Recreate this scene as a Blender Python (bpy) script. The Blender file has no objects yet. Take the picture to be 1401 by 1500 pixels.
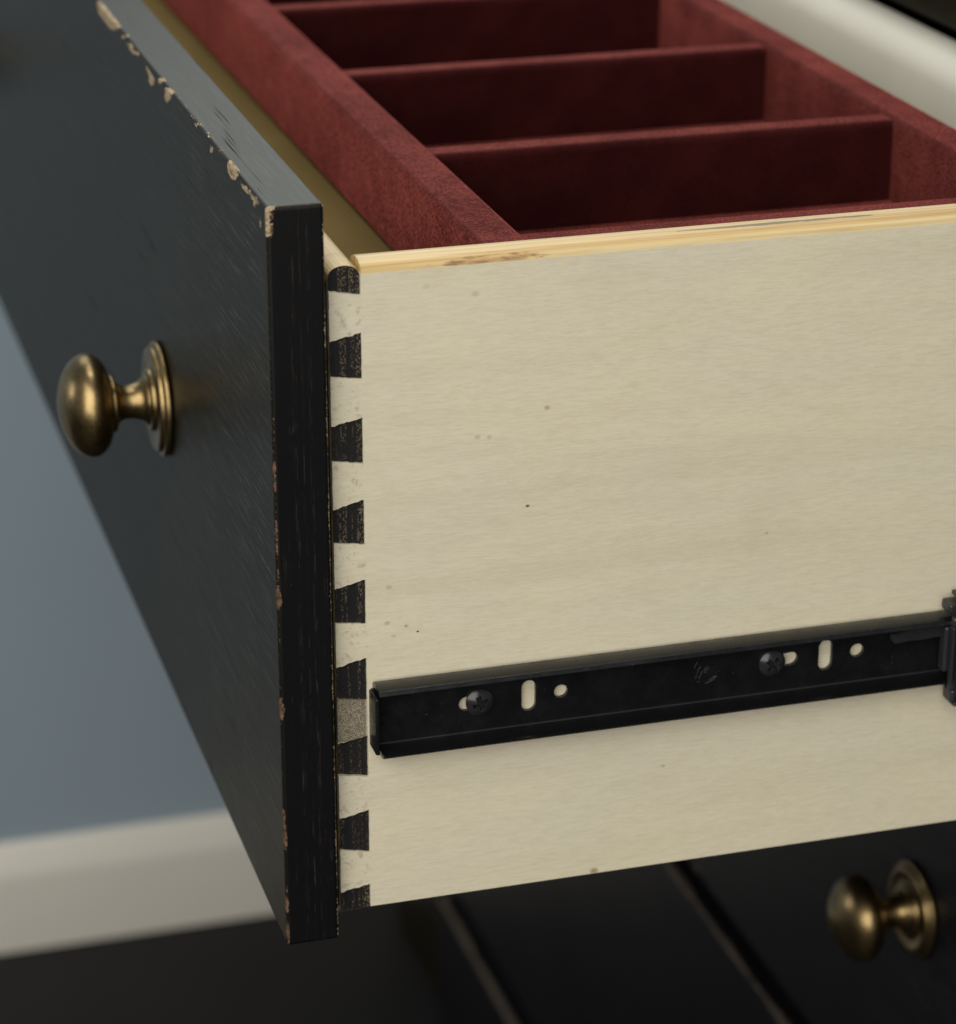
import bpy, bmesh, math, random
import numpy as np
from mathutils import Vector, Matrix

random.seed(7)
rng = np.random.default_rng(7)
scene = bpy.context.scene
C = scene.collection

# ------------------------------------------------------------------ camera
cam_d = bpy.data.cameras.new("camera")
cam = bpy.data.objects.new("camera", cam_d)
C.objects.link(cam)
CAM = Vector((-0.15707, -0.74097, 0.45111))
YAW, PIT = 0.28671, 0.38519
fwd = Vector((math.sin(YAW) * math.cos(PIT), math.cos(YAW) * math.cos(PIT), -math.sin(PIT)))
cam.location = CAM
cam.rotation_euler = fwd.to_track_quat('-Z', 'Y').to_euler()
cam_d.sensor_fit = 'HORIZONTAL'
cam_d.sensor_width = 36.0
cam_d.lens = 4123.66 / 1401 * 36.0
cam_d.clip_start = 0.01
cam_d.clip_end = 50
cam_d.dof.use_dof = True
cam_d.dof.focus_distance = 0.838
cam_d.dof.aperture_fstop = 13.5
cam_d.dof.aperture_blades = 0
scene.camera = cam

# ------------------------------------------------------------------ world, lamps, exposure
world = bpy.data.worlds.new("World")
scene.world = world
world.use_nodes = True
bg = world.node_tree.nodes["Background"]
bg.inputs[0].default_value = (0.93, 0.97, 1.0, 1)
bg.inputs[1].default_value = 0.17

def lamp(name, loc, target, size, size_y, power, col):
    d = bpy.data.lights.new(name, 'AREA')
    d.shape = 'RECTANGLE'
    d.size, d.size_y = size, size_y
    d.energy = power
    d.color = col
    o = bpy.data.objects.new(name, d)
    C.objects.link(o)
    o.location = loc
    o.rotation_euler = (Vector(target) - Vector(loc)).to_track_quat('-Z', 'Y').to_euler()
    return o

lamp("key_softbox", (-1.0, -1.45, 1.05), (0.05, 0.05, 0.10), 2.2, 2.2, 54, (1.0, 0.97, 0.90))
lamp("back_softbox", (0.30, 1.08, 0.78), (0.20, 0.0, 0.50), 1.4, 0.8, 7.5, (0.96, 1.0, 0.94))
lamp("left_window", (-1.75, 1.02, 0.42), (0.05, 0.15, 0.15), 0.28, 0.40, 3.0, (0.97, 0.98, 1.0))
lamp("overhead_fill", (0.25, 0.45, 1.75), (0.15, 0.2, 0.2), 1.0, 1.0, 12, (1.0, 0.98, 0.95))  # added fill lamp, lifts the velvet and other upward faces

scene.render.engine = 'CYCLES'
scene.cycles.use_denoising = True
scene.cycles.max_bounces = 6
vs = scene.view_settings
vs.view_transform = 'Standard'
vs.look = 'None'
vs.exposure = 0.0
vs.gamma = 1.0

# ------------------------------------------------------------------ helpers
def tag(o, label=None, cat=None, group=None, kind=None):
    if label: o["label"] = label
    if cat: o["category"] = cat
    if group: o["group"] = group
    if kind: o["kind"] = kind
    return o

ORIGIN = {}
def empty(name, loc=(0, 0, 0)):
    o = bpy.data.objects.new(name, None)
    o.empty_display_size = 0.02
    o.location = loc
    C.objects.link(o)
    ORIGIN[o] = Vector(loc)
    return o

def link(name, me, mats, parent=None, smooth=True, loc=None):
    """loc None: mesh is in world coordinates"""
    o = bpy.data.objects.new(name, me)
    C.objects.link(o)
    for m in (mats if isinstance(mats, (list, tuple)) else [mats]):
        if len(me.materials) < (len(mats) if isinstance(mats, (list, tuple)) else 1):
            me.materials.append(m)
    if smooth:
        me.polygons.foreach_set("use_smooth", [True] * len(me.polygons))
    base = Vector(loc) if loc is not None else Vector((0, 0, 0))
    o.location = base
    ORIGIN[o] = base
    if parent is not None:
        o.parent = parent
        o.matrix_parent_inverse = Matrix.Translation(ORIGIN[parent]).inverted()
        # nested parents are all pure translations, origins kept as world positions
    return o

def bm_to(name, bm, mats, parent=None, smooth=False, loc=None):
    bmesh.ops.recalc_face_normals(bm, faces=bm.faces)
    me = bpy.data.meshes.new(name)
    bm.to_mesh(me)
    bm.free()
    return link(name, me, mats, parent, smooth, loc)

def rbox_mesh(name, lo, hi, r=0.0008, xs=(), ys=(), zs=()):
    """box with rounded edges and optional extra grid lines"""
    lo = np.array(lo, float); hi = np.array(hi, float)
    r = min(r, 0.49 * float((hi - lo).min()))
    ax = []
    for k, extra in enumerate((xs, ys, zs)):
        s = {round(float(v), 7) for v in extra if lo[k] + r < v < hi[k] - r}
        for f in (0, 0.41, 1.0):
            s.add(round(float(lo[k] + f * r), 7)); s.add(round(float(hi[k] - f * r), 7))
        ax.append(sorted(s))
    verts, idx, faces = [], {}, []
    def vid(p):
        key = (round(p[0], 7), round(p[1], 7), round(p[2], 7))
        if key not in idx:
            idx[key] = len(verts); verts.append(key)
        return idx[key]
    for k in range(3):
        a, b = (k + 1) % 3, (k + 2) % 3
        for side in (0, 1):
            fix = ax[k][0] if side == 0 else ax[k][-1]
            for i in range(len(ax[a]) - 1):
                for j in range(len(ax[b]) - 1):
                    q = []
                    for (ia, ib) in ((i, j), (i + 1, j), (i + 1, j + 1), (i, j + 1)):
                        p = [0, 0, 0]; p[k] = fix; p[a] = ax[a][ia]; p[b] = ax[b][ib]
                        q.append(vid(p))
                    faces.append(q if side == 1 else q[::-1])
    P = np.array(verts)
    Q = np.clip(P, lo + r, hi - r)
    D = P - Q
    n = np.linalg.norm(D, axis=1, keepdims=True); n[n == 0] = 1
    P2 = Q + r * D / n
    me = bpy.data.meshes.new(name)
    me.from_pydata(P2.tolist(), [], faces)
    me.update()
    me.polygons.foreach_set("use_smooth", [True] * len(me.polygons))
    N = D / n                                   # exact normals: flat faces stay flat, edges round
    me.normals_split_custom_set_from_vertices(N.tolist())
    return me

def rbox(name, lo, hi, mat, parent=None, r=0.0008, **kw):
    return link(name, rbox_mesh(name, lo, hi, r, **kw), mat, parent, True)

def lathe(name, prof, mat, parent=None, loc=(0, 0, 0), axis='-x', seg=72):
    """profile list of (distance along axis, radius)"""
    verts, faces = [], []
    n = len(prof)
    for d, rr in prof:
        for k in range(seg):
            a = 2 * math.pi * k / seg
            u, v = rr * math.cos(a), rr * math.sin(a)
            verts.append((-d, u, v) if axis == '-x' else (u, -d, v))
    for i in range(n - 1):
        for k in range(seg):
            k2 = (k + 1) % seg
            faces.append((i * seg + k, i * seg + k2, (i + 1) * seg + k2, (i + 1) * seg + k))
    bm = bmesh.new()
    me = bpy.data.meshes.new(name)
    me.from_pydata(verts, [], faces)
    bm.from_mesh(me)
    bmesh.ops.remove_doubles(bm, verts=bm.verts, dist=1e-7)
    bpy.data.meshes.remove(me)
    return bm_to(name, bm, mat, parent, True, loc)

def plate(name, outer, holes, d0, d1, mat, parent=None, plane='xz', bevel=0.0):
    """flat polygon (x,z) with holes, solid between y=d0 and y=d1"""
    bm = bmesh.new()
    edges = []
    for loop in [outer] + holes:
        vs_ = [bm.verts.new((p[0], d0, p[1])) for p in loop]
        for i in range(len(vs_)):
            edges.append(bm.edges.new((vs_[i], vs_[(i + 1) % len(vs_)])))
    bmesh.ops.triangle_fill(bm, use_beauty=True, use_dissolve=False, edges=edges)
    geo = bmesh.ops.extrude_face_region(bm, geom=bm.faces[:])
    for v in [g for g in geo['geom'] if isinstance(g, bmesh.types.BMVert)]:
        v.co.y = d1
    o = bm_to(name, bm, mat, parent, False)
    return o

def sweep_x(name, prof, x0, x1, mat, parent=None, smooth=True, stations=None, wob=0):
    """closed (y,z) profile swept along x"""
    st = stations or [x0, x1]
    verts, faces = [], []
    n = len(prof)
    for x in st:
        for (y, z) in prof:
            verts.append((x, y, z))
    for i in range(len(st) - 1):
        for k in range(n):
            k2 = (k + 1) % n
            faces.append((i * n + k, i * n + k2, (i + 1) * n + k2, (i + 1) * n + k))
    faces.append(tuple(range(n - 1, -1, -1)))
    faces.append(tuple((len(st) - 1) * n + k for k in range(n)))
    bm = bmesh.new(); me = bpy.data.meshes.new(name); me.from_pydata(verts, [], faces); bm.from_mesh(me)
    bpy.data.meshes.remove(me)
    o = bm_to(name, bm, mat, parent, smooth)
    if smooth:
        shade_auto(o, 40)
    return o

def sweep_y(name, prof, y0, y1, mat, parent=None):
    n = len(prof)
    verts = [(x, y, z) for y in (y0, y1) for (x, z) in prof]
    faces = [(k, (k + 1) % n, n + (k + 1) % n, n + k) for k in range(n)]
    faces += [tuple(range(n)), tuple(range(2 * n - 1, n - 1, -1))]
    bm = bmesh.new(); me = bpy.data.meshes.new(name); me.from_pydata(verts, [], faces); bm.from_mesh(me)
    bpy.data.meshes.remove(me)
    o = bm_to(name, bm, mat, parent, True)
    shade_auto(o, 40)
    return o

def shade_auto(o, deg):
    """mark sharp edges above an angle"""
    bm = bmesh.new(); bm.from_mesh(o.data)
    for e in bm.edges:
        if len(e.link_faces) == 2 and e.calc_face_angle(0) > math.radians(deg):
            e.smooth = False
    bm.to_mesh(o.data); bm.free()

def tube(name, pts, rad, mat, parent=None, seg=8):
    verts, faces = [], []
    pts = [Vector(p) for p in pts]
    for i, p in enumerate(pts):
        t = (pts[min(i + 1, len(pts) - 1)] - pts[max(i - 1, 0)]).normalized()
        up = Vector((0, -1, 0)); s = t.cross(up).normalized(); u = s.cross(t)
        f = 0.55 if i in (0, len(pts) - 1) else 1
        for k in range(seg):
            a = 2 * math.pi * k / seg
            verts.append(p + (s * math.cos(a) + u * math.sin(a)) * rad * f)
    for i in range(len(pts) - 1):
        for k in range(seg):
            k2 = (k + 1) % seg
            faces.append((i * seg + k, i * seg + k2, (i + 1) * seg + k2, (i + 1) * seg + k))
    faces.append(tuple(range(seg))); faces.append(tuple((len(pts) - 1) * seg + k for k in range(seg)))
    return verts, faces

# ------------------------------------------------------------------ materials
def new_mat(name):
    m = bpy.data.materials.new(name)
    m.use_nodes = True
    nt = m.node_tree
    b = nt.nodes["Principled BSDF"]
    return m, nt, b

class NB:
    """small node-building helper"""
    def __init__(s, nt): s.nt = nt
    def node(s, t, **kw):
        n = s.nt.nodes.new(t)
        for k, v in kw.items(): setattr(n, k, v)
        return n
    def set(s, sock, v):
        if isinstance(v, bpy.types.NodeSocket): s.nt.links.new(v, sock)
        else: sock.default_value = v
    def coord(s): return s.node('ShaderNodeTexCoord').outputs['Object']
    def sep(s, v):
        n = s.node('ShaderNodeSeparateXYZ'); s.set(n.inputs[0], v); return n.outputs
    def map(s, v, scale=(1, 1, 1), loc=(0, 0, 0), rot=(0, 0, 0)):
        n = s.node('ShaderNodeMapping'); s.set(n.inputs['Vector'], v)
        n.inputs['Scale'].default_value = scale; n.inputs['Location'].default_value = loc; n.inputs['Rotation'].default_value = rot
        return n.outputs[0]
    def noise(s, v, scale=1, detail=4, rough=0.55, dist=0):
        n = s.node('ShaderNodeTexNoise'); s.set(n.inputs['Vector'], v)
        n.inputs['Scale'].default_value = scale; n.inputs['Detail'].default_value = detail
        n.inputs['Roughness'].default_value = rough; n.inputs['Distortion'].default_value = dist
        return n.outputs['Fac']
    def math(s, op, a, b=0.0, c=None):
        n = s.node('ShaderNodeMath', operation=op); s.set(n.inputs[0], a); s.set(n.inputs[1], b)
        if c is not None: s.set(n.inputs[2], c)
        return n.outputs[0]
    def ramp(s, v, a, b, lo=0.0, hi=1.0):
        n = s.node('ShaderNodeMapRange'); n.interpolation_type = 'SMOOTHSTEP'
        s.set(n.inputs[0], v); s.set(n.inputs[1], a); s.set(n.inputs[2], b); s.set(n.inputs[3], lo); s.set(n.inputs[4], hi)
        return n.outputs[0]
    def mix(s, f, a, b):
        n = s.node('ShaderNodeMix', data_type='RGBA')
        s.set(n.inputs[0], f)
        s.set(n.inputs[6], a if isinstance(a, bpy.types.NodeSocket) else (*a, 1)); s.set(n.inputs[7], b if isinstance(b, bpy.types.NodeSocket) else (*b, 1))
        return n.outputs[2]
    def bump(s, h, strength=0.3, dist=0.001, normal=None):
        n = s.node('ShaderNodeBump'); n.inputs['Strength'].default_value = strength; n.inputs['Distance'].default_value = dist
        s.set(n.inputs['Height'], h)
        if normal is not None: s.set(n.inputs['Normal'], normal)
        return n.outputs[0]
    def attr(s, name):
        n = s.node('ShaderNodeAttribute'); n.attribute_name = name; return n.outputs['Fac']
    def spot(s, co, p, r0, r1, squash=(1, 1, 1)):
        v = s.map(co, scale=squash, loc=tuple(-p[i] * squash[i] for i in range(3)))
        n = s.node('ShaderNodeVectorMath', operation='LENGTH'); s.set(n.inputs[0], v)
        return s.ramp(n.outputs['Value'], r0, r1, 1.0, 0.0)

def mat_black_paint(name, grain='y', wear=False, rough=0.36, flecks=1.0, base_lo=(0.0098, 0.0076, 0.0034), base_hi=(0.0118, 0.0094, 0.0046), tan_lo=(0.22, 0.155, 0.09), tan_hi=(0.43, 0.335, 0.215)):
    m, nt, b = new_mat(name); g = NB(nt); co = g.coord()
    if grain == 'y':      # grain runs along y
        fine = g.noise(g.map(co, (1000, 34, 1000)), 1, 3, 0.6)
        mid = g.noise(g.map(co, (300, 9, 300)), 1, 2, 0.5)
    else:                 # end faces, grain along z
        fine = g.noise(g.map(co, (900, 900, 22)), 1, 3, 0.6)
        mid = g.noise(g.map(co, (300, 300, 9)), 1, 2, 0.6)
    big = g.noise(co, 9, 3)
    dust = g.noise(co, 1500, 2, 0.5)
    tone = g.ramp(big, 0.3, 0.7)
    col = g.mix(tone, base_lo, base_hi)
    if grain == 'y':      # raised grain rubbed slightly thin near the handled end
        gl_ = g.math('MULTIPLY', g.ramp(fine, 0.50, 0.66), g.ramp(g.sep(co)[1], 0.30, 0.02, 0.12, 1.0))
        col = g.mix(g.math('MULTIPLY', gl_, 0.55), col, (0.046, 0.041, 0.031))
    # pale open pores rubbed through, clustered
    reg = g.ramp(g.noise(co, 26, 2), 0.45, 0.62)
    pores = g.math('MULTIPLY', g.ramp(fine, 0.585, 0.65), reg)
    if grain == 'y':      # rubbed through only towards the near end
        pores = g.math('MULTIPLY', pores, g.ramp(g.sep(co)[1], 0.17, 0.03, 0.06, 1.0))
    pores = g.math('MULTIPLY', pores, g.ramp(g.noise(co, 240, 1), 0.42, 0.58))
    col = g.mix(g.math('MULTIPLY', pores, 0.22 * flecks), col, (0.20, 0.18, 0.14))
    if grain == 'z':
        sx = g.sep(co)[0]
        for x_, w_ in ((0.0068, 0.0010), (0.0115, 0.0008), (0.0092, 0.0004)):
            ln = g.ramp(g.math('ABSOLUTE', g.math('SUBTRACT', sx, x_)), w_ * 0.2, w_, 1.0, 0.0)
            br = g.ramp(g.noise(g.map(co, (1500, 1500, 95)), 1, 3, 0.7), 0.50, 0.68)
            col = g.mix(g.math('MULTIPLY', g.math('MULTIPLY', ln, br), 0.12), col, (0.20, 0.18, 0.15))
    spk = g.ramp(dust, 0.735, 0.76)
    col = g.mix(g.math('MULTIPLY', spk, 0.35 * flecks), col, (0.32, 0.30, 0.26))
    rgh = g.ramp(mid, 0.25, 0.75, rough - 0.006, rough + 0.010)
    h = g.math('ADD', g.math('MULTIPLY', fine, 0.6), g.math('MULTIPLY', mid, 0.12))
    hb = h
    if wear:
        n1 = g.noise(co, 700, 4, 0.65); n2 = g.noise(g.map(co, (1200, 160, 1200)), 1, 4, 0.6)
        jag = g.math('ADD', g.math('MULTIPLY', g.math('SUBTRACT', n1, 0.5), 2.2), g.math('MULTIPLY', g.math('SUBTRACT', n2, 0.5), 2.2))
        wt = g.ramp(g.math('ADD', g.attr('wear_tan'), jag), -0.06, 0.10)
        wb = g.ramp(g.math('ADD', g.attr('wear_brown'), g.math('MULTIPLY', jag, 0.45)), -0.06, 0.10)
        tan = g.mix(g.ramp(n2, 0.35, 0.65), tan_lo, tan_hi)
        brn = g.mix(g.ramp(n1, 0.35, 0.65), (0.050, 0.024, 0.014), (0.15, 0.085, 0.050))
        col = g.mix(wb, col, brn)
        col = g.mix(wt, col, tan)
        w = g.math('MAXIMUM', wt, wb)
        rgh = g.math('ADD', rgh, g.math('MULTIPLY', w, 0.35))
        hb = g.math('SUBTRACT', h, g.math('MULTIPLY', w, 2.5))
    nt.links.new(col, b.inputs['Base Color'])
    nt.links.new(rgh, b.inputs['Roughness'])
    nt.links.new(g.bump(hb, 0.42, 0.00018), b.inputs['Normal'])
    b.inputs['IOR'].default_value = 1.5
    b.inputs['Specular Tint'].default_value = (1.0, 0.975, 0.87, 1)
    # open pores interrupt the sheen
    if grain == 'y':
        pm = g.math('MULTIPLY', g.ramp(g.noise(g.map(co, (1300, 22, 1300), (3, 5, 7)), 1, 2, 0.55), 0.60, 0.68), g.ramp(g.noise(g.map(co, (140, 9, 140)), 1, 2), 0.48, 0.62))
        nt.links.new(g.math('SUBTRACT', 0.16, g.math('MULTIPLY', pm, 0.15)), b.inputs['Specular IOR Level'])
    else:
        b.inputs['Specular IOR Level'].default_value = 0.30
    return m

def mat_maple():
    m, nt, b = new_mat("pale_maple_plywood"); g = NB(nt); co = g.coord()
    warp = g.noise(g.map(co, (9, 9, 16)), 1, 3)
    s = g.sep(co)
    zz = g.math('ADD', s[2], g.math('MULTIPLY', g.math('SUBTRACT', warp, 0.5), 0.006))
    cb = g.node('ShaderNodeCombineXYZ'); g.set(cb.inputs[0], s[0]); g.set(cb.inputs[1], s[1]); g.set(cb.inputs[2], zz)
    v = cb.outputs[0]
    fib = g.noise(g.map(v, (230, 300, 2000)), 1, 3, 0.7)
    band = g.noise(g.map(v, (4, 30, 75)), 1, 3, 0.5)
    mott = g.noise(g.map(co, (14, 14, 34)), 1, 4, 0.6)
    col = g.mix(g.ramp(mott, 0.30, 0.72), (0.685, 0.628, 0.490), (0.720, 0.650, 0.475))
    col = g.mix(g.math('MULTIPLY', g.ramp(band, 0.42, 0.75), 0.30), col, (0.56, 0.49, 0.34))
    col = g.mix(g.math('MULTIPLY', g.ramp(fib, 0.40, 0.72), 0.30), col, (0.50, 0.43, 0.30))
    col = g.mix(g.math('MULTIPLY', g.ramp(fib, 0.50, 0.26), 0.22), col, (0.80, 0.74, 0.59))
    arch = g.noise(g.map(v, (3.2, 30, 26)), 1, 1, 0.5)          # broad cathedral figure
    arch = g.math('ABSOLUTE', g.math('SINE', g.math('MULTIPLY', arch, 42.0)))
    col = g.mix(g.math('MULTIPLY', g.ramp(arch, 0.30, 0.02), 0.05), col, (0.44, 0.36, 0.23))
    blot = g.noise(g.map(co, (22, 22, 40), (4, 1, 2)), 1, 3, 0.6)
    col = g.mix(g.math('MULTIPLY', g.ramp(blot, 0.52, 0.78), 0.22), col, (0.52, 0.44, 0.27))
    # mineral specks and small knots
    for p, r, k, c in [((0.0628, .0052, .1596), .0009, .40, (.36, .25, .10)), ((0.0664, .0052, .1592), .0008, .38, (.36, .25, .10)),
                    ((0.0784, .0052, .1359), .0006, .9, (.05, .04, .03)), ((0.0843, .0052, .1666), .0009, .6, (.34, .23, .08)),
                    ((0.0621, .0052, .2039), .0012, .28, (.30, .25, .16)), ((0.0474, .0052, .2075), .0011, .22, (.34, .27, .16)),
                    ((0.0352, .0052, .1147), .0010, .40, (.33, .24, .10)), ((0.0404, .0052, .1013), .0007, .6, (.30, .22, .12)),
                    ((0.0440, .0052, .0990), .0004, 1., (.04, .03, .02)), ((0.1015, .0052, .0058 + .002), .0014, .7, (.25, .17, .08)),
                    ((0.0345, .0052, .1030), .0009, .5, (.36, .26, .12)), ((0.0365, .0052, .0985), .0008, .4, (.40, .30, .14)),
                    ((0.1560, .0052, .1180), .0006, .5, (.30, .22, .12)), ((0.1240, .0052, .0420), .0007, .5, (.30, .22, .12))]:
        col = g.mix(g.math('MULTIPLY', g.spot(co, p, r * 0.35, r * 1.15, (0.8, 1, 1.1)), k), col, c)
    # thin dark pith streak beside the joint
    # grey speckled tail beside the slide, and grime against the joint lines
    tail = g.math('MULTIPLY', g.ramp(s[0], 0.0272, 0.0283, 1, 0), g.math('MULTIPLY', g.ramp(s[2], 0.0646, 0.0655), g.ramp(s[2], 0.0805, 0.0795, 0, 1)))
    grit = g.noise(co, 2600, 3, 0.7)
    col = g.mix(tail, col, g.mix(g.ramp(grit, 0.40, 0.62), (0.125, 0.105, 0.075), (0.36, 0.31, 0.225)))
    low = g.math('MULTIPLY', g.ramp(s[0], 0.0300, 0.0265, 0, 1), g.ramp(g.noise(co, 420, 4, 0.65), 0.54, 0.70))
    col = g.mix(g.math('MULTIPLY', low, 0.40), col, (0.16, 0.12, 0.08))
    nt.links.new(col, b.inputs['Base Color'])
    b.inputs['Roughness'].default_value = 0.52
    b.inputs['Specular IOR Level'].default_value = 0.35
    nt.links.new(g.bump(fib, 0.05, 0.0003), b.inputs['Normal'])
    return m

YS0 = 0.0052
def mat_pine(name, axis='x', streak=True):
    m, nt, b = new_mat(name); g = NB(nt); co = g.coord()
    if axis == 'x':
        ring = g.noise(g.map(co, (5, 420, 420)), 1, 3, 0.5, 0.4); fib = g.noise(g.map(co, (60, 1500, 1500)), 1, 3)
    else:
        ring = g.noise(g.map(co, (330, 5, 130)), 1, 3, 0.5, 0.6); fib = g.noise(g.map(co, (1500, 60, 1500)), 1, 3)
    col = g.mix(g.ramp(ring, 0.36, 0.54), (0.72, 0.575, 0.315), (0.62, 0.44, 0.19))
    col = g.mix(g.math('MULTIPLY', g.ramp(ring, 0.54, 0.64), 0.6), col, (0.42, 0.265, 0.10))
    col = g.mix(g.math('MULTIPLY', g.ramp(fib, 0.45, 0.75), 0.3), col, (0.48, 0.30, 0.11))
    if streak:          # ply layers show as thin lines along the rounded edge
        wob = g.math('MULTIPLY', g.math('SUBTRACT', g.noise(g.map(co, (38, 38, 38)), 1, 2), 0.5), 0.0012)
        yy = g.math('ADD', g.sep(co)[1], wob)
        for y_, w_, k_ in ((YS0 + .0022, .0005, .55), (YS0 + .0050, .0004, .45), (YS0 + .0078, .0006, .5)):
            ln = g.ramp(g.math('ABSOLUTE', g.math('SUBTRACT', yy, y_)), w_ * 0.3, w_, 1.0, 0.0)
            col = g.mix(g.math('MULTIPLY', g.math('MULTIPLY', ln, k_), g.ramp(g.noise(g.map(co, (30, 300, 300)), 1, 2), 0.35, 0.6)), col, (0.36, 0.22, 0.085))
        n = g.noise(g.map(co, (130, 600, 600)), 1, 4, 0.65)
        a = g.spot(co, (0.069, 0.0060, 0.2136), 0.003, 0.015, (0.52, 4.0, 6.0))
        a = g.ramp(g.math('ADD', a, g.math('MULTIPLY', g.math('SUBTRACT', n, 0.5), 2.4)), 0.45, 0.85)
        col = g.mix(g.math('MULTIPLY', a, g.ramp(n, 0.35, 0.65, 0.45, 0.85)), col, g.mix(g.ramp(n, 0.45, 0.62), (0.42, 0.225, 0.090), (0.20, 0.100, 0.042)))
        c = g.spot(co, (0.158, 0.0098, 0.2158), 0.004, 0.022, (0.42, 14.0, 7.0))
        c = g.ramp(g.math('ADD', c, g.math('MULTIPLY', g.math('SUBTRACT', n, 0.5), 1.4)), 0.5, 0.7)
        col = g.mix(g.math('MULTIPLY', c, 0.85), col, (0.10, 0.075, 0.03))
    nt.links.new(col, b.inputs['Base Color'])
    b.inputs['Roughness'].default_value = 0.5
    nt.links.new(g.bump(fib, 0.2, 0.0003), b.inputs['Normal'])
    return m

def mat_endgrain():
    m, nt, b = new_mat("black_stained_end_grain"); g = NB(nt); co = g.coord()
    ply = g.noise(g.map(co, (900, 200, 12)), 1, 2, 0.5)
    grit = g.noise(g.map(co, (1900, 1900, 1300)), 1, 2, 0.6)
    f = g.math('MULTIPLY', g.ramp(ply, 0.44, 0.58), g.ramp(grit, 0.50, 0.60))
    f2 = g.ramp(grit, 0.70, 0.76)
    f = g.math('MAXIMUM', f, g.math('MULTIPLY', f2, 0.6))
    patch = g.ramp(g.noise(co, 60, 2), 0.35, 0.65, 0.35, 1.0)
    col = g.mix(g.math('MULTIPLY', g.math('MULTIPLY', f, patch), 0.60), (0.010, 0.0095, 0.0105), (0.25, 0.185, 0.105))
    nt.links.new(col, b.inputs['Base Color'])
    b.inputs['Roughness'].default_value = 0.6
    b.inputs['Specular IOR Level'].default_value = 0.3
    nt.links.new(g.bump(g.math('ADD', ply, grit), 0.5, 0.0003), b.inputs['Normal'])
    return m

def mat_velvet():
    m, nt, b = new_mat("burgundy_velvet"); g = NB(nt); co = g.coord()
    n1 = g.noise(co, 22, 2, 0.5); n2 = g.noise(co, 1150, 3, 0.75); n3 = g.noise(co, 90, 2, 0.5)
    nap = g.math('ADD', g.math('MULTIPLY', n1, 0.6), g.math('MULTIPLY', n3, 0.4))
    col = g.mix(g.ramp(nap, 0.35, 0.65), (0.019, 0.0018, 0.0020), (0.027, 0.0030, 0.0030))
    nt.links.new(col, b.inputs['Base Color'])
    b.inputs['Roughness'].default_value = 0.9
    b.inputs['Specular IOR Level'].default_value = 0.08
    b.inputs['Sheen Weight'].default_value = 0.92
    nt.links.new(g.ramp(nap, 0.3, 0.7, 0.42, 0.48), b.inputs['Sheen Roughness'])
    sc_ = g.mix(g.ramp(g.math('ADD', g.math('MULTIPLY', n2, 0.8), g.math('MULTIPLY', nap, 0.2)), 0.42, 0.60), (0.25, 0.042, 0.034), (0.72, 0.180, 0.145))
    nt.links.new(sc_, b.inputs['Sheen Tint'])
    nt.links.new(g.bump(g.math('ADD', g.math('MULTIPLY', n2, 0.6), g.math('MULTIPLY', nap, 0.15)), 0.7, 0.0006), b.inputs['Normal'])
    return m

def mat_rail(name, base=(0.0058, 0.0060, 0.0068), rough=0.28):
    m, nt, b = new_mat(name); g = NB(nt); co = g.coord()
    sp = g.ramp(g.noise(co, 2300, 2, 0.5), 0.715, 0.745)
    reg = g.ramp(g.noise(co, 70, 3), 0.42, 0.62)
    col = g.mix(g.math('MULTIPLY', g.math('MULTIPLY', sp, reg), 0.45), base, (0.35, 0.33, 0.30))
    nt.links.new(col, b.inputs['Base Color'])
    nt.links.new(g.ramp(g.noise(co, 160, 4), 0.3, 0.7, rough - 0.06, rough + 0.10), b.inputs['Roughness'])
    nt.links.new(g.bump(g.noise(co, 900, 3), 0.06, 0.0002), b.inputs['Normal'])
    return m

def mat_brass():
    m, nt, b = new_mat("antique_brass"); g = NB(nt); co = g.coord()
    n = g.noise(co, 160, 4, 0.6); n2 = g.noise(co, 900, 3, 0.6)
    col = g.mix(g.ramp(n, 0.3, 0.7), (0.225, 0.158, 0.070), (0.31, 0.225, 0.108))
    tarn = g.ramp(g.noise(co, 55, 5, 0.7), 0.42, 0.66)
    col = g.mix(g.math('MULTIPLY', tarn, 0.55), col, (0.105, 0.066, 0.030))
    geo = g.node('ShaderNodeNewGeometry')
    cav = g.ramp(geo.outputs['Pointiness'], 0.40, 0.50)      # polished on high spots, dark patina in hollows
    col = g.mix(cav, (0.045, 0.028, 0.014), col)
    nt.links.new(col, b.inputs['Base Color'])
    b.inputs['Metallic'].default_value = 1.0
    nt.links.new(g.ramp(n2, 0.3, 0.7, 0.27, 0.38), b.inputs['Roughness'])
    return m

def mat_plain(name, col, rough=0.6, noise=0.1, scale=6, spec=0.5, bump=0.0, bscale=200):
    m, nt, b = new_mat(name); g = NB(nt); co = g.coord()
    n = g.noise(co, scale, 4)
    c2 = tuple(c * (1 - noise) for c in col)
    nt.links.new(g.mix(g.ramp(n, 0.3, 0.7), col, c2), b.inputs['Base Color'])
    b.inputs['Roughness'].default_value = rough
    b.inputs['Specular IOR Level'].default_value = spec
    if bump:
        nt.links.new(g.bump(g.noise(co, bscale, 3), bump, 0.0005), b.inputs['Normal'])
    return m

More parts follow.
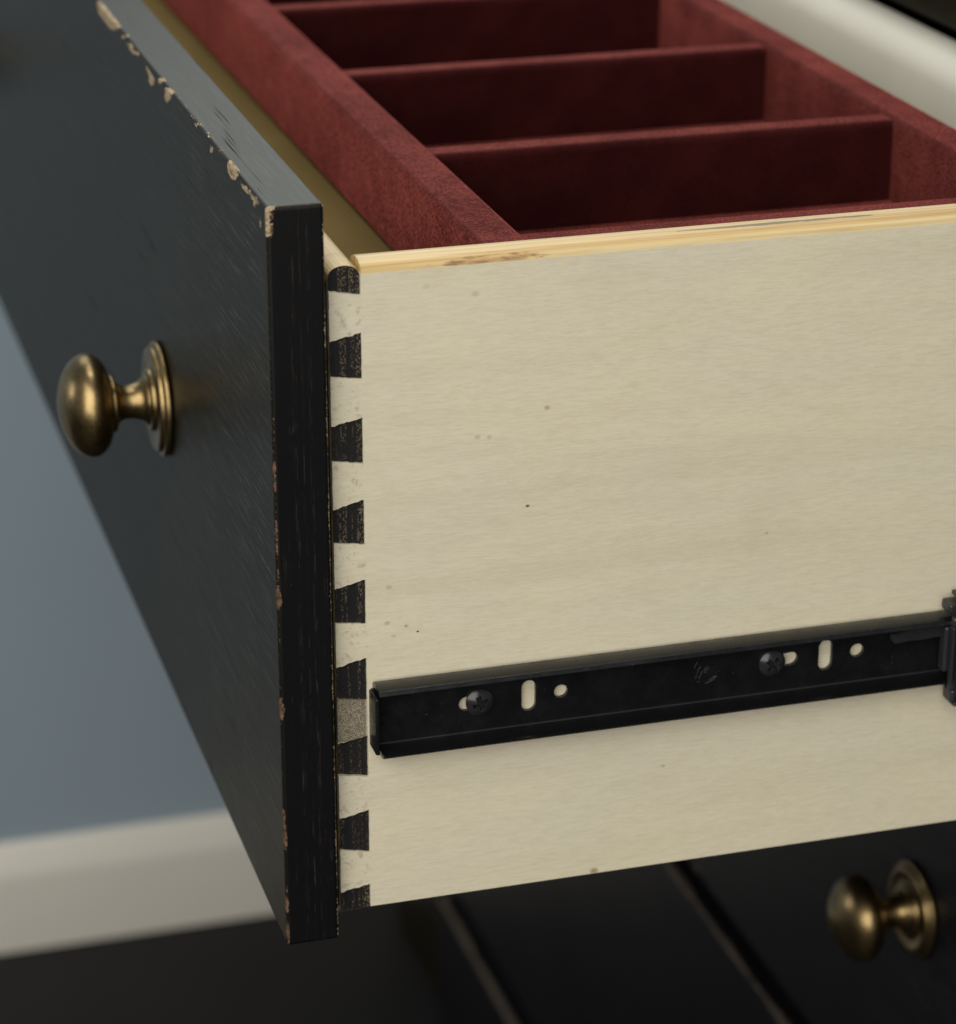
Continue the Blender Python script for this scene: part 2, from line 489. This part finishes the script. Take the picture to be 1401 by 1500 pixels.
M_FACE = mat_black_paint("black_satin_paint_worn", 'y', True, 0.40)
M_FACE_FAR = mat_black_paint("black_satin_paint_rubbed", 'y', True, 0.40, 0.5, base_lo=(0.0060, 0.0060, 0.0085), base_hi=(0.0080, 0.0078, 0.0100), tan_lo=(0.070, 0.056, 0.044), tan_hi=(0.125, 0.100, 0.078))
M_END = mat_black_paint("black_satin_paint_end", 'z', True, 0.42, 0.45, (0.0034, 0.0031, 0.0042), (0.0046, 0.0042, 0.0052))
M_BLACK = mat_black_paint("black_satin_paint", 'y', False, 0.36, 0.4)
M_MAPLE = mat_maple()
M_PINE_X = mat_pine("pine_edge", 'x', True)
M_PINE_Y = mat_pine("pine_ply_edge", 'y', False)
M_PIN = mat_endgrain()
M_VELVET = mat_velvet()
M_RAIL = mat_rail("black_enamelled_steel")
M_SCREW = mat_rail("black_oxide_screw", (0.020, 0.020, 0.023), 0.24)
M_PLASTIC = mat_rail("black_plastic_retainer", (0.022, 0.021, 0.024), 0.34)
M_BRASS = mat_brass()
M_PLY = mat_plain("plain_plywood", (0.165, 0.115, 0.042), 0.9, 0.15, 20, 0.05)
M_CREAM = mat_plain("cream_back_board", (0.80, 0.765, 0.655), 0.5, 0.06, 12)
M_WALL = mat_plain("blue_grey_wall_paint", (0.285, 0.350, 0.405), 0.75, 0.06, 2.0, 0.3, 0.1, 150)
M_BASEB = mat_plain("off_white_baseboard_paint", (0.69, 0.655, 0.58), 0.45, 0.05, 3)
M_FLOOR = mat_plain("dark_brown_floor", (0.0120, 0.0105, 0.0108), 0.6, 0.3, 5, 0.25)

# ------------------------------------------------------------------ setting
FLOOR_Z, WALL_Y = -0.6604, 1.151
def sheet(name, pts, mat):
    me = bpy.data.meshes.new(name); me.from_pydata(pts, [], [tuple(range(len(pts)))])
    o = link(name, me, mat, None, False)
    return tag(o, kind="structure")
sheet("floor", [(-4, -3, FLOOR_Z), (3, -3, FLOOR_Z), (3, WALL_Y + .02, FLOOR_Z), (-4, WALL_Y + .02, FLOOR_Z)], M_FLOOR)
wall = sheet("wall", [(-4, WALL_Y, FLOOR_Z - .02), (3, WALL_Y, FLOOR_Z - .02), (3, WALL_Y, 2.2), (-4, WALL_Y, 2.2)], M_WALL)
bb = [(WALL_Y + .004, FLOOR_Z + .0005), (WALL_Y - .016, FLOOR_Z + .0005), (WALL_Y - .016, FLOOR_Z + .060), (WALL_Y - .014, FLOOR_Z + .069),
      (WALL_Y - .009, FLOOR_Z + .076), (WALL_Y - .007, FLOOR_Z + .083), (WALL_Y - .003, FLOOR_Z + .0865), (WALL_Y + .004, FLOOR_Z + .0865)]
sweep_x("baseboard", bb, -4, 0.9, M_BASEB, wall)

# ------------------------------------------------------------------ wear on the black fronts
def sdf(pts, polys):
    """signed distance in mm (inside positive), max over polygons"""
    out = np.full(len(pts), -6.0)
    for poly in polys:
        P = np.array(poly, float)
        lo, hi = P.min(0) - 6, P.max(0) + 6
        sel = np.where(((pts >= lo) & (pts <= hi)).all(1))[0]
        if not len(sel): continue
        X = pts[sel]; d = np.full(len(X), 1e9); ins = np.zeros(len(X), bool)
        for i in range(len(P)):
            a, b_ = P[i], P[(i + 1) % len(P)]
            ab = b_ - a; t = np.clip(((X - a) @ ab) / max(ab @ ab, 1e-9), 0, 1)
            d = np.minimum(d, np.linalg.norm(X - a - t[:, None] * ab, axis=1))
            c = ((a[1] > X[:, 1]) != (b_[1] > X[:, 1]))
            den = (b_[1] - a[1]) if abs(b_[1] - a[1]) > 1e-9 else 1e-9
            c &= X[:, 0] < (b_[0] - a[0]) * (X[:, 1] - a[1]) / den + a[0]
            ins ^= c
        out[sel] = np.maximum(out[sel], np.where(ins, d, -d))
    return out

def set_wear(o, tan, brown):
    for nm, val in (("wear_tan", tan), ("wear_brown", brown)):
        a = o.data.attributes.new(nm, 'FLOAT', 'POINT')
        a.data.foreach_set("value", val.astype(np.float32))

def verts_of(o):
    v = np.empty(len(o.data.vertices) * 3, np.float32); o.data.vertices.foreach_get("co", v)
    return v.reshape(-1, 3).astype(float) * 1000

H, T, W = 0.236, 0.0166, 0.910
DZ = 1.7
FACE_CHIPS = [[(292.3, 237.4), (276.2, 240), (253.9, 240), (238.3, 239.5), (244.9, 235.6), (257.2, 233.0), (269.1, 233.0), (284.4, 232.9)],
    [(236.2, 236.2), (228.6, 238.3), (224.6, 237.7), (230.8, 235.4), (236.6, 234.7)],
    [(227.8, 236.0), (216.3, 237.8), (209.6, 237.3), (198.9, 237.7), (202.0, 235.6), (211.8, 234.2), (220.0, 234.1)],
    [(191.6, 235.3), (186.1, 236.5), (178.4, 236.4), (171.0, 235.7), (171.7, 232.8), (178.5, 230.8), (184.9, 230.8), (183.0, 233.5)],
    [(163.0, 238.0), (154.1, 239.8), (154.5, 237.9), (162.6, 234.7), (167.6, 234.5)],
    [(153.4, 237.2), (147.2, 238.0), (137.6, 239.6), (140.5, 236.2), (144.7, 233.4), (151.1, 231.4), (154.6, 232.0)],
    [(140, 238.2), (138, 237.6), (100, 237.3), (60, 237.3), (56, 238.2)],
    [(104.6, 237.4), (98.4, 237.8), (97.0, 236.7), (100.9, 235.0)],
    [(79, 236.2), (74.1, 237.0), (72.8, 235.2), (76.7, 233.3), (81.4, 233.0), (78.5, 235.0)],
    [(54, 238.1), (47.7, 239.2), (43.0, 238.4), (36.3, 237.4), (41.6, 234.0), (48.5, 233.0), (52.4, 233.7)],
    [(35.6, 236.2), (27.0, 237.2), (15.9, 237.2), (7.8, 236.9), (10.8, 235.0), (21.8, 234.8), (32.1, 234.3)],
    [(18, 235.2), (14, 235.4), (13, 233.6), (17, 232.8)], [(9, 233.5), (6.5, 233), (7, 229.5), (9, 229)]]
FACE_CHIPS = [[(a, b_ - DZ) for a, b_ in p] for p in FACE_CHIPS]
END_TAN = [[(-0.6, 236.6), (3.6, 236.3), (1.7, 235.0), (1.0, 233.0), (1.5, 230.4), (0.7, 227.4), (-0.6, 227.6)]]
END_BROWN = [[(-.6, 159.7), (1.3, 158.7), (1.2, 156.6), (-.6, 155.8)], [(-.6, 121), (1.3, 120.5), (2.6, 117.4), (1.6, 114.2), (-.6, 113.5)],
    [(-.6, 86.5), (1.1, 84), (2.2, 80.9), (1.2, 78.0), (-.6, 77)], [(-.6, 50), (1.1, 46.6), (.9, 43.1), (1.6, 38.4), (1.2, 33.7), (-.6, 32)],
    [(-.6, 18.5), (1.5, 16.3), (1.2, 12.3), (-.6, 12)], [(-.6, 9), (1.7, 6.7), (1.2, 3.0), (-.6, 2.6)],
    [(2.0, 235.5), (3.4, 234.9), (2.4, 231.5), (3.2, 229.4), (1.8, 226.5), (1.0, 228)]]

END_BROWN = [[(x_ * 0.75, z_) for x_, z_ in p] for p in END_BROWN]
FLECK = (0.430, -0.2523)
def make_front(name, parent, lo, hi, dense, tan_polys, brown_fn=None):
    if dense:
        ysg = list(np.arange(0.001, 0.325, 0.0011)) + list(np.arange(0.33, hi[1], 0.02))
        zsg = list(np.arange(0.212, hi[2], 0.00055)) + list(np.arange(0.002, 0.212, 0.0022))
        xsg = list(np.arange(0.0005, T, 0.0006))
    else:
        ysg = list(np.arange(lo[1], hi[1], 0.006)) + list(np.arange(FLECK[0] - .004, FLECK[0] + .004, .0005)); zsg = list(np.arange(hi[2] - .012, hi[2], 0.001)) + list(np.arange(lo[2], lo[2] + .012, 0.001)) + list(np.arange(FLECK[1] - .004, FLECK[1] + .004, .0005)); xsg = []
    me = rbox_mesh(name, lo, hi, 0.0013, xs=xsg, ys=ysg, zs=zsg)
    o = link(name, me, [M_FACE if dense else M_FACE_FAR, M_END], parent, True)
    v = verts_of(o)
    # end faces use the vertical-grain material
    nrm = np.empty(len(me.polygons) * 3, np.float32); me.polygons.foreach_get("normal", nrm); nrm = nrm.reshape(-1, 3)
    me.polygons.foreach_set("material_index", (np.abs(nrm[:, 1]) > 0.75).astype(np.int32))
    return o, v

# ------------------------------------------------------------------ the pulled-out drawer
drawer = empty("pulled_out_drawer", (0.16, 0.45, 0.0))
tag(drawer, "open drawer with pale dovetailed sides and worn black front, in sharp focus", "drawer")

front, v = make_front("front_panel", drawer, (0, 0, 0), (T, W, H), True, FACE_CHIPS)
onface = (v[:, 0] < 1.6)
tan = np.where(onface, sdf(v[:, 1:3], FACE_CHIPS) - 0.50, -6.0)
onend = (v[:, 1] < 1.6)
tan = np.maximum(tan, np.where(onend, sdf(v[:, [0, 2]], END_TAN), -6.0))
# rubbed-through near vertical edge: a thin uneven brown line
z = v[:, 2]
edge_w = -0.08 + 0.25 * np.sin(z * 0.043 + 2) + 0.12 * np.sin(z * 0.37 + 1) + 0.08 * np.sin(z * 0.9 + 2)
line = edge_w - np.abs(v[:, 0] - 0.5)
brown = np.where(onend, np.maximum(sdf(v[:, [0, 2]], END_BROWN) - 0.18, np.clip(line, -6, 0.5)), -6.0)
# pale flecked line down the rear vertical edge
rear = np.where(onend, 0.10 + 0.25 * np.sin(z * 0.23) - np.abs(v[:, 0] - 16.4) * 1.2, -6)
tan = np.maximum(tan, np.clip(rear, -6, 0.15))
set_wear(front, tan, brown)

YS, TH, ZT, ZB = 0.0052, 0.0125, 0.2128, 0.0069
XF, XP = 0.0186, 0.0280          # front of the tails, bottom of the sockets
XBI, XBO = 0.303, 0.3182         # drawer back
PINS = [(216.0, 206.6, 216.0, 208.4), (195.3, 181.2, 193.3, 182.6), (169.4, 155.0, 167.4, 156.5), (143.6, 129.3, 141.3, 130.7),
        (118.0, 103.5, 115.9, 104.9), (92.3, 78.1, 90.2, 79.7), (66.4, 52.2, 64.6, 54.0), (40.9, 26.1, 39.0, 28.2), (15.0, 6.9, 13.2, 6.9)]
PINS = [tuple(q / 1000 for q in p) for p in PINS]

def jit(a, b, n, amp):
    """points from a to b (exclusive of b) with a ragged offset"""
    out = [a]
    for i in range(1, n):
        f = i / n
        out.append((a[0] + (b[0] - a[0]) * f + random.uniform(-amp, amp), a[1] + (b[1] - a[1]) * f + random.uniform(-amp, amp)))
    return out

def side_outline(x_end):
    pts = [(XP, ZT)]
    for i, (rt, rb, lt, lb) in enumerate(PINS):
        if i == 0:
            pts += jit((XP, rb), (XF, lb), 9, 0.00016)
            last = (XF, lb)
        else:
            pts += jit(last, (XF, lt), 12, 0.00006)
            pts += jit((XF, lt), (XP, rt), 10, 0.00024)
            if i < len(PINS) - 1:
                pts += jit((XP, rt), (XP, rb), 10, 0.00005)
                pts += jit((XP, rb), (XF, lb), 10, 0.00010)
                last = (XF, lb)
            else:
                pts += [(XP, rt), (XP, ZB)]
    pts += [(x_end, ZB), (x_end, ZT)]
    return pts

def crown(c0, c1, z0, rise, n=12):
    """bullnose profile over [c0,c1]"""
    out = []
    for i in range(n + 1):
        a = math.pi * i / n
        out.append(((c0 + c1) / 2 - (c1 - c0) / 2 * math.cos(a), z0 + rise * math.sin(a) ** 0.8))
    return out

side = plate("side_board", side_outline(XBI), [], YS, YS + TH, M_MAPLE, drawer)
tag(side, "pale maple plywood side with dovetail tails and black slide")
prof = crown(YS + .0001, YS + TH, ZT, 0.0034) + [(YS + TH, ZT - .004), (YS + .0006, ZT - .004), (YS + .0006, ZT - 0.00005)]
sweep_x("edge_strip", prof, XP + 0.0002, XBI, M_PINE_X, side)
fy0, fy1 = W - YS - TH, W - YS
rbox("side_board", (XF, fy0, ZB), (XBI, fy1, ZT + .002), M_MAPLE, drawer, 0.001)
# back board, with a rounded cream top
ZTB = ZT + .0020
prof = [(XBI + .011 - .011 * math.cos(a_), ZTB - .013 + .013 * math.sin(a_)) for a_ in np.linspace(0, math.pi / 2, 13)] + [(XBO - .0012, ZTB), (XBO - .0003, ZTB - .0004), (XBO, ZTB - .0014), (XBO, ZB), (XBI, ZB)]
sweep_y("back_board", prof, YS, fy1, M_CREAM, drawer)
# box front: plywood with crowned top, its pin ends stained black
prof = crown(XF, XP, ZT - .0012, 0.0038) + [(XP, ZB), (XF, ZB)]
boxf = sweep_y("box_front", prof, YS + TH, fy0, M_PINE_Y, drawer)
for i, (rt, rb, lt, lb) in enumerate(PINS):
    bm = bmesh.new()
    e = 0.00025
    if i == 0:
        loop = [(x, z_) for x, z_ in crown(XF, XP, ZT - .0012, 0.0038)] + [(XP, rb - e)] + [(XF, lb - e)]
    elif i == len(PINS) - 1:
        loop = [(XF, lt + e), (XP + e, rt + e), (XP + e, ZB - .0003), (XF, ZB - .0003)]
    else:
        loop = [(XF, lt + e), (XP + e, rt + e), (XP + e, rb - e), (XF, lb - e)]
    y0 = YS + random.uniform(0.0006, 0.0012)
    vs_ = [bm.verts.new((x, y0, z_)) for x, z_ in loop]
    bm.faces.new(vs_)
    geo = bmesh.ops.extrude_face_region(bm, geom=bm.faces[:])
    for vv in [q for q in geo['geom'] if isinstance(q, bmesh.types.BMVert)]:
        vv.co.y = YS + TH + 0.0005
    bmesh.ops.recalc_face_normals(bm, faces=bm.faces)
    for f in bm.faces:
        f.material_index = 0 if f.normal.y < -0.9 else 1
    bm_to("dovetail_pin", bm, [M_PIN, M_PINE_Y], boxf, False)
rbox("dark_gap_filler", (T + .0002, YS + .0016, ZB + .001), (XF - .0002, fy1, ZT - .002), M_BLACK, drawer, 0.0003)  # added black filler that darkens the gap behind the front panel
rbox("inner_bottom", (XP + .0002, YS + TH + .0002, 0.1765), (XBI - .0002, fy0 - .0002, 0.1802), M_PLY, drawer, 0.0003)

# knobs -----------------------------------------------------------
ROSETTE = [(0, 0), (0, 20.5), (1.7, 20.5), (2.3, 20.1), (2.6, 19.5), (2.65, 18.9), (2.9, 18.7), (3.6, 18.6), (4.2, 18.1), (4.5, 17.2), (4.5, 15.8), (4.0, 13.5), (3.9, 11.8), (4.2, 11.2), (5.0, 11.0), (5.6, 10.6), (5.9, 9.5), (5.9, 0)]
STEM = [(5.5, 9.2), (6.6, 8.6), (8.0, 7.2), (10, 6.3), (12.5, 5.9), (14.5, 6.1), (16, 6.9), (17.0, 8.2), (17.3, 9.8), (17.7, 10.2), (18.4, 10.2), (18.9, 9.8), (19.0, 8.5), (19.0, 0)]
BALL = [(18.8, 0), (18.8, 9.0), (19.1, 11.4), (19.8, 13.6), (21.0, 15.6), (22.6, 17.1), (24.4, 18.0), (26.2, 18.3), (28.0, 18.0), (29.8, 17.1), (31.6, 15.6), (33.2, 13.6), (34.6, 11.2), (35.7, 8.4), (36.5, 5.4), (36.9, 2.7), (37.0, 0)]
def smooth_prof(p, n=3):
    p = np.array(p, float)
    for _ in range(n):
        q = [p[0]]
        for i in range(len(p) - 1):
            a, b_ = p[i], p[i + 1]
            q += [a * .75 + b_ * .25, a * .25 + b_ * .75]
        q.append(p[-1]); p = np.array(q)
    return [(a / 1000, b_ / 1000) for a, b_ in p]
def knob(parent, x, y, z_):
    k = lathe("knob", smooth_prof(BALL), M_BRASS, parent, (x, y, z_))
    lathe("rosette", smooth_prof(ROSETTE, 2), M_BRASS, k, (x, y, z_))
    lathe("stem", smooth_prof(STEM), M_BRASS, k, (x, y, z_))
    return k
def knob_copy(k, parent, x, y, z_):
    def cp(o, par):
        c = o.copy(); C.objects.link(c); c.parent = par; c.location = (x, y, z_)
        ORIGIN[c] = Vector((x, y, z_))
        c.matrix_parent_inverse = Matrix.Translation(ORIGIN[par]).inverted()
        return c
    c = cp(k, parent)
    for ch in list(k.children): cp(ch, c)
    return c
KY, KY2 = 0.1815, W - 0.1815
k0 = knob(drawer, -0.0002, KY, 0.1174)
knob_copy(k0, drawer, -0.0002, KY2, 0.1174)

# drawer slide: inner rail screwed to the side board ---------------
X0R, X1R = 0.0290, 0.300
ZR0, ZR1 = 0.0611, 0.0850
WEB0, WEB1 = YS - 0.0002, YS - 0.0016        # web back and front
YF = -0.0038                                 # outer lip of the flanges
def slot(cx, cz, half, r, ang=0.0, n=10):
    pts = []
    for s_, st in ((1, -math.pi / 2), (-1, math.pi / 2)):
        for i in range(n + 1):
            a = st + math.pi * i / n
            px, pz = s_ * half + r * math.cos(a), r * math.sin(a)
            pts.append((cx + px * math.cos(ang) - pz * math.sin(ang), cz + px * math.sin(ang) + pz * math.cos(ang)))
    return pts
ZC = 0.0738
holes = [slot(0.0618, ZC - .0002, 0.0031, 0.0024, 0.03), slot(0.0787, 0.0736, 0.0029, 0.0023, math.pi / 2), slot(0.0891, 0.0737, 0.00001, 0.0022),
         slot(0.1625, 0.0744, 0.0029, 0.0023, 0.1), slot(0.1771, 0.0744, 0.0029, 0.0023, math.pi / 2), slot(0.1879, 0.0746, 0.00001, 0.0023)]
rail = plate("slide_rail", [(X0R, ZR0 + .0028), (X1R, ZR0 + .0028), (X1R, ZR1 - .0028), (X0R, ZR1 - .0028)], holes, WEB0, WEB1, M_RAIL, drawer)
tag(rail, "black steel slide rail with screws and slots")
def flange(zo, sgn):
    """ball-race flange: outer curve then inner curve"""
    th = 0.0012
    outer = [(WEB0, zo - sgn * .0030), (WEB0, zo - sgn * .0016), (WEB0 - .0006, zo - sgn * .0005), (WEB0 - .0018, zo), (WEB0 - .0045, zo - sgn * .0001), (YF + .0026, zo - sgn * .0002), (YF + .0012, zo - sgn * .0005), (YF + .0003, zo - sgn * .0011), (YF, zo - sgn * .0019)]
    inner = [(YF + .0010, zo - sgn * .0020), (YF + .0014, zo - sgn * .0016), (YF + .0026, zo - sgn * (.0002 + th)), (WEB0 - .0045, zo - sgn * (.0004 + th)), (WEB0 - .0028, zo - sgn * (.0002 + th)), (WEB1 - .0001, zo - sgn * (.0022)), (WEB1 - .0001, zo - sgn * .0030)]
    p = outer + inner
    return p if sgn > 0 else p[::-1]
sweep_x("flange", flange(ZR1, 1), X0R + .0006, X1R, M_RAIL, rail)
sweep_x("flange", flange(ZR0, -1), X0R + .0018, X1R, M_RAIL, rail)
sweep_x("highlight_strip", [(WEB1 + .0001, ZR0 + .0031), (WEB1 - .0003, ZR0 + .0030), (WEB1 - .0004, ZR0 + .0027), (WEB1 - .0002, ZR0 + .0024), (WEB1 + .0001, ZR0 + .0024)], X0R + .002, X1R - .001, M_SCREW, rail)  # added paler ridge standing in for the highlight along the lower lip
rbox("end_tab", (X0R - .0006, YF + .0006, ZR0 + .0022), (X0R + .0007, WEB0, ZR1 - .0030), M_RAIL, rail, 0.0004)

def screw(cx, cz, ang):
    R_, nr, nt_ = 0.0044, 26, 112
    verts, faces = [], []
    for i in range(nr + 1):
        rr = R_ * i / nr
        for k in range(nt_):
            a = 2 * math.pi * k / nt_
            u, w_ = rr * math.cos(a), rr * math.sin(a)
            h = 0.0016 * (1 - (rr / R_) ** 2.2) + 0.0004
            a2 = a - ang
            cu, cv = abs(rr * math.cos(a2)), abs(rr * math.sin(a2))
            d_ = max(min((0.00075 - cv) / 0.0001, (0.0025 - cu) / 0.0003), min((0.00075 - cu) / 0.0001, (0.0025 - cv) / 0.0003), (0.0010 - rr) / .0002)
            h -= 0.0022 * min(max(d_, 0), 1)
            verts.append((u, -h, w_))
    base = len(verts)
    for k in range(nt_):
        a = 2 * math.pi * k / nt_
        verts.append((R_ * .98 * math.cos(a), 0.0004, R_ * .98 * math.sin(a)))
    for i in range(nr):
        for k in range(nt_):
            k2 = (k + 1) % nt_
            faces.append((i * nt_ + k, i * nt_ + k2, (i + 1) * nt_ + k2, (i + 1) * nt_ + k))
    for k in range(nt_):
        k2 = (k + 1) % nt_
        faces.append((nr * nt_ + k, nr * nt_ + k2, base + k2, base + k))
    me = bpy.data.meshes.new("screw"); me.from_pydata(verts, [], faces)
    bm = bmesh.new(); bm.from_mesh(me); bmesh.ops.remove_doubles(bm, verts=bm.verts, dist=1e-7); bpy.data.meshes.remove(me)
    o = bm_to("screw", bm, M_SCREW, rail, True, (cx, WEB1 - .0004, cz)); shade_auto(o, 50)
    return o
screw(0.0628, 0.0738, 0.35)
screw(0.1588, 0.0742, 0.9)
# stamped maker's mark: slanted strokes inside an open ring
strokes = [[(575, 575), (592, 500), (610, 430), (640, 385), (690, 340)], [(612, 578), (640, 525), (662, 475), (672, 430)], [(545, 420), (565, 375), (590, 325), (625, 288)],
           [(715, 492), (722, 455), (745, 420), (775, 395), (800, 380)], [(690, 470), (705, 425), (735, 385), (775, 350)],
           [(868, 482), (850, 520), (810, 560), (755, 595), (700, 612), (645, 612), (600, 600)], [(897, 478), (880, 520), (835, 572), (770, 615), (700, 635)],
           [(780, 345), (840, 348), (885, 380), (905, 430), (897, 478)], [(515, 480), (510, 540), (535, 610), (590, 640)], [(780, 262), (830, 250), (890, 262), (925, 270)]]
allv, allf = [], []
for st in strokes:
    pts = []
    for (cx, cy) in st:
        dx, dy = (cx - 715) / 10.0, (cy - 470) / 10.0       # photo pixels about the mark's centre
        x = 0.1366 + dx * 0.000229
        pts.append((x, WEB1 + 0.00003, 0.0736 - dy * 0.000232 - dx * 0.00003))
    vv, ff = tube("m", pts, 0.00017, None)
    o_ = len(allv); allv += vv; allf += [tuple(i + o_ for i in f) for f in ff]
me = bpy.data.meshes.new("stamped_mark"); me.from_pydata([tuple(q) for q in allv], [], allf)
link("stamped_mark", me, M_RAIL, rail, True)

# ------------------------------------------------------------------ middle slide member coming out of the dresser
slide = empty("drawer_slide", (0.40, -0.002, 0.05))
tag(slide, "black middle slide member end at the right edge, gripping the rail", "drawer slide")
XM = 0.2188
midp = [(YS - .0034, .0925), (YF - .0012, .0925), (YF - .0030, .0905), (YF - .0034, .0885), (YF - .0034, .0585), (YF - .0030, .0565), (YF - .0012, .0545), (YS - .0034, .0545),
        (YS - .0034, .0557), (YF - .0008, .0557), (YF - .0022, .0585), (YF - .0022, .0885), (YF - .0008, .0913), (YS - .0034, .0913)]
sweep_x("middle_member", midp, XM, 0.62, M_RAIL, slide)
rbox("ball_retainer", (XM - .0035, YF + .0012, .0655), (XM + .03, YS - .0032, .0818), M_PLASTIC, slide, 0.0012)
rbox("retainer_collar", (XM - .0022, YF - .0018, .0600), (XM + .006, YF + .0012, .0860), M_PLASTIC, slide, 0.0014)
rbox("upper_lug", (XM - .0036, YF - .0010, .0868), (XM + .004, YS - .0034, .0904), M_PLASTIC, slide, 0.0010)
rbox("lower_lug", (XM - .0014, YF - .0016, .0555), (XM + .004, YS - .0040, .0605), M_PLASTIC, slide, 0.0010)
for q in range(3):
    rbox("retainer_rib", (XM - .0031 + q * .0021, YF - .0036, .0640 + q * .0008), (XM - .0022 + q * .0021, YF - .0012, .0832 - q * .0008), M_PLASTIC, slide, 0.0003)
bm = bmesh.new()
tp = [(0.1995, .0766), (0.1985, .0776), (0.1985, .0790), (0.1997, .0801), (0.2012, .0800), (0.2045, .0812), (XM - .001, .0818), (XM - .001, .0772), (0.2085, .0766), (0.2040, .0768), (0.2012, .0764)]
vs_ = [bm.verts.new((x, WEB1 - .0030, z_)) for x, z_ in tp]; bm.faces.new(vs_)
geo = bmesh.ops.extrude_face_region(bm, geom=bm.faces[:])
for vv in [q for q in geo['geom'] if isinstance(q, bmesh.types.BMVert)]: vv.co.y = WEB1 - .0006
bmesh.ops.bevel(bm, geom=[e for e in bm.edges], offset=0.0004, segments=2, affect='EDGES')
lev = bm_to("release_lever", bm, M_PLASTIC, slide, True); shade_auto(lev, 50)

# ------------------------------------------------------------------ velvet tray
tray = empty("velvet_tray", (0.167, 0.45, 0.181))
tag(tray, "burgundy velvet divided tray sitting inside the open drawer", "tray")
TZ, TB = 0.2126, 0.1806
TX0, TX1, TW = 0.0691, 0.2644, 0.0155
TY0, TY1 = YS + TH + 0.0012, fy0 - 0.0012
def gl(a, b_, s): return list(np.arange(a, b_, s))
rbox("tray_wall", (TX0, TY0, TB), (TX0 + TW, TY1, TZ), M_VELVET, tray, 0.0020)
rbox("tray_wall", (TX1 - TW, TY0, TB), (TX1, TY1, TZ), M_VELVET, tray, 0.0026)
rbox("tray_wall", (TX0 + TW - .004, TY0, TB), (TX1 - TW + .004, TY0 + TW, TZ - .0004), M_VELVET, tray, 0.0022)
rbox("tray_wall", (TX0 + TW - .004, TY1 - TW, TB), (TX1 - TW + .004, TY1, TZ - .0004), M_VELVET, tray, 0.0022)
rbox("tray_floor", (TX0 + TW - .003, TY0 + TW - .003, TB + .0001), (TX1 - TW + .003, TY1 - TW + .003, TB + .0026), M_VELVET, tray, 0.0006)
dv = None
for yc in (0.1360, 0.2530, 0.3725, 0.4900, 0.6080, 0.7260):
    if dv is None:
        dv = rbox("divider", (TX0 + TW - .003, yc - .0065, TB + .001), (TX1 - TW + .003, yc + .0065, TZ - .0010), M_VELVET, tray, 0.0030)
        y_first = yc
    else:
        c = dv.copy(); C.objects.link(c); c.location.y = yc - y_first; c.parent = tray
        c.matrix_parent_inverse = Matrix.Translation(ORIGIN[tray]).inverted()

# ------------------------------------------------------------------ dresser
dresser = empty("dresser", (0.55, 0.455, FLOOR_Z))
tag(dresser, "black dresser carcass behind and under the open drawer", "dresser")
XC = 0.3206
NY, FY = -0.055, 1.095       # outer near and far sides
DB = 0.80                    # back
rails = [(0.2165, 0.262), (-0.0240, 0.0055), (-0.2785, -0.2490), (-0.5330, -0.5030)]
for a, b_ in rails:
    rbox("frame_rail", (XC, 0.0, a), (XC + .02, W, b_), M_BLACK, dresser, 0.0008)
rbox("stile", (XC - .0004, NY, FLOOR_Z + .001), (XC + .0204, -0.0002, .2622), M_BLACK, dresser, 0.001)
rbox("stile", (XC - .0004, W + .0002, FLOOR_Z + .001), (XC + .0204, FY, .2622), M_BLACK, dresser, 0.001)
rbox("side_panel", (XC + .0208, NY + .001, FLOOR_Z + .001), (DB, NY + .019, .2620), M_BLACK, dresser, 0.001)
rbox("side_panel", (XC + .0208, FY - .019, FLOOR_Z + .001), (DB, FY - .001, .2620), M_BLACK, dresser, 0.001)
rbox("back_panel", (DB + .0002, NY, FLOOR_Z + .02), (DB + .008, FY, .2620), M_BLACK, dresser, 0.0005)
rbox("dresser_top", (XC - .025, NY - .02, .2624), (DB + .02, FY + .02, .284), M_BLACK, dresser, 0.003)
base = rbox("plinth", (XC - .020, 0.0002, FLOOR_Z + .0012), (XC - .0008, W, -0.5320), M_FACE_FAR, dresser, 0.002, ys=np.arange(0, W, .01), zs=np.arange(-.545, -.532, .001))

def closed_drawer(zc, label, second):
    d = empty("closed_drawer", (0.31, 0.455, zc - H / 2)); tag(d, label, "drawer", "closed drawers below the open one")
    o, v_ = make_front("front_panel", d, (XC - .0004 - T, 0.0, zc - H / 2), (XC - .0004, W, zc + H / 2), False, [])
    zt_ = (zc + H / 2) * 1000
    x0_ = (XC - .0004 - T) * 1000
    # rubbed top edge
    w_ = 1.0 + 0.45 * np.sin(v_[:, 1] * 0.021 + zc * 40) + 0.3 * np.sin(v_[:, 1] * 0.083 + 1)
    wear = np.clip(w_ - np.abs(v_[:, 2] - zt_) - np.maximum(v_[:, 0] - x0_ - 1.5, 0), -6, 1.5)
    tan_ = wear
    if not second:
        tan_ = np.maximum(tan_, np.where(v_[:, 0] < x0_ + 1, 2.8 - np.hypot(v_[:, 1] - FLECK[0] * 1000, v_[:, 2] - FLECK[1] * 1000), -6.0))
    set_wear(o, tan_, np.full(len(v_), -6.0))
    a = knob_copy(k0, d, XC - .0006 - T, KY, zc - .0006)
    knob_copy(k0, d, XC - .0006 - T, KY2, zc - .0006)
    return d
closed_drawer(-0.1365, "closed black drawer with the blurred brass knob at lower right", False)
closed_drawer(-0.3910, "closed black drawer second below the open one, between two pale worn lines", True)
v_ = verts_of(base)
w_ = 1.5 + 0.5 * np.sin(v_[:, 1] * 0.021) + 0.3 * np.sin(v_[:, 1] * 0.09) - np.abs(v_[:, 2] + 532.0) - np.maximum(v_[:, 0] - (XC - .020) * 1000 - 2, 0)
set_wear(base, np.clip(w_, -6, 1.5), np.full(len(v_), -6.0))
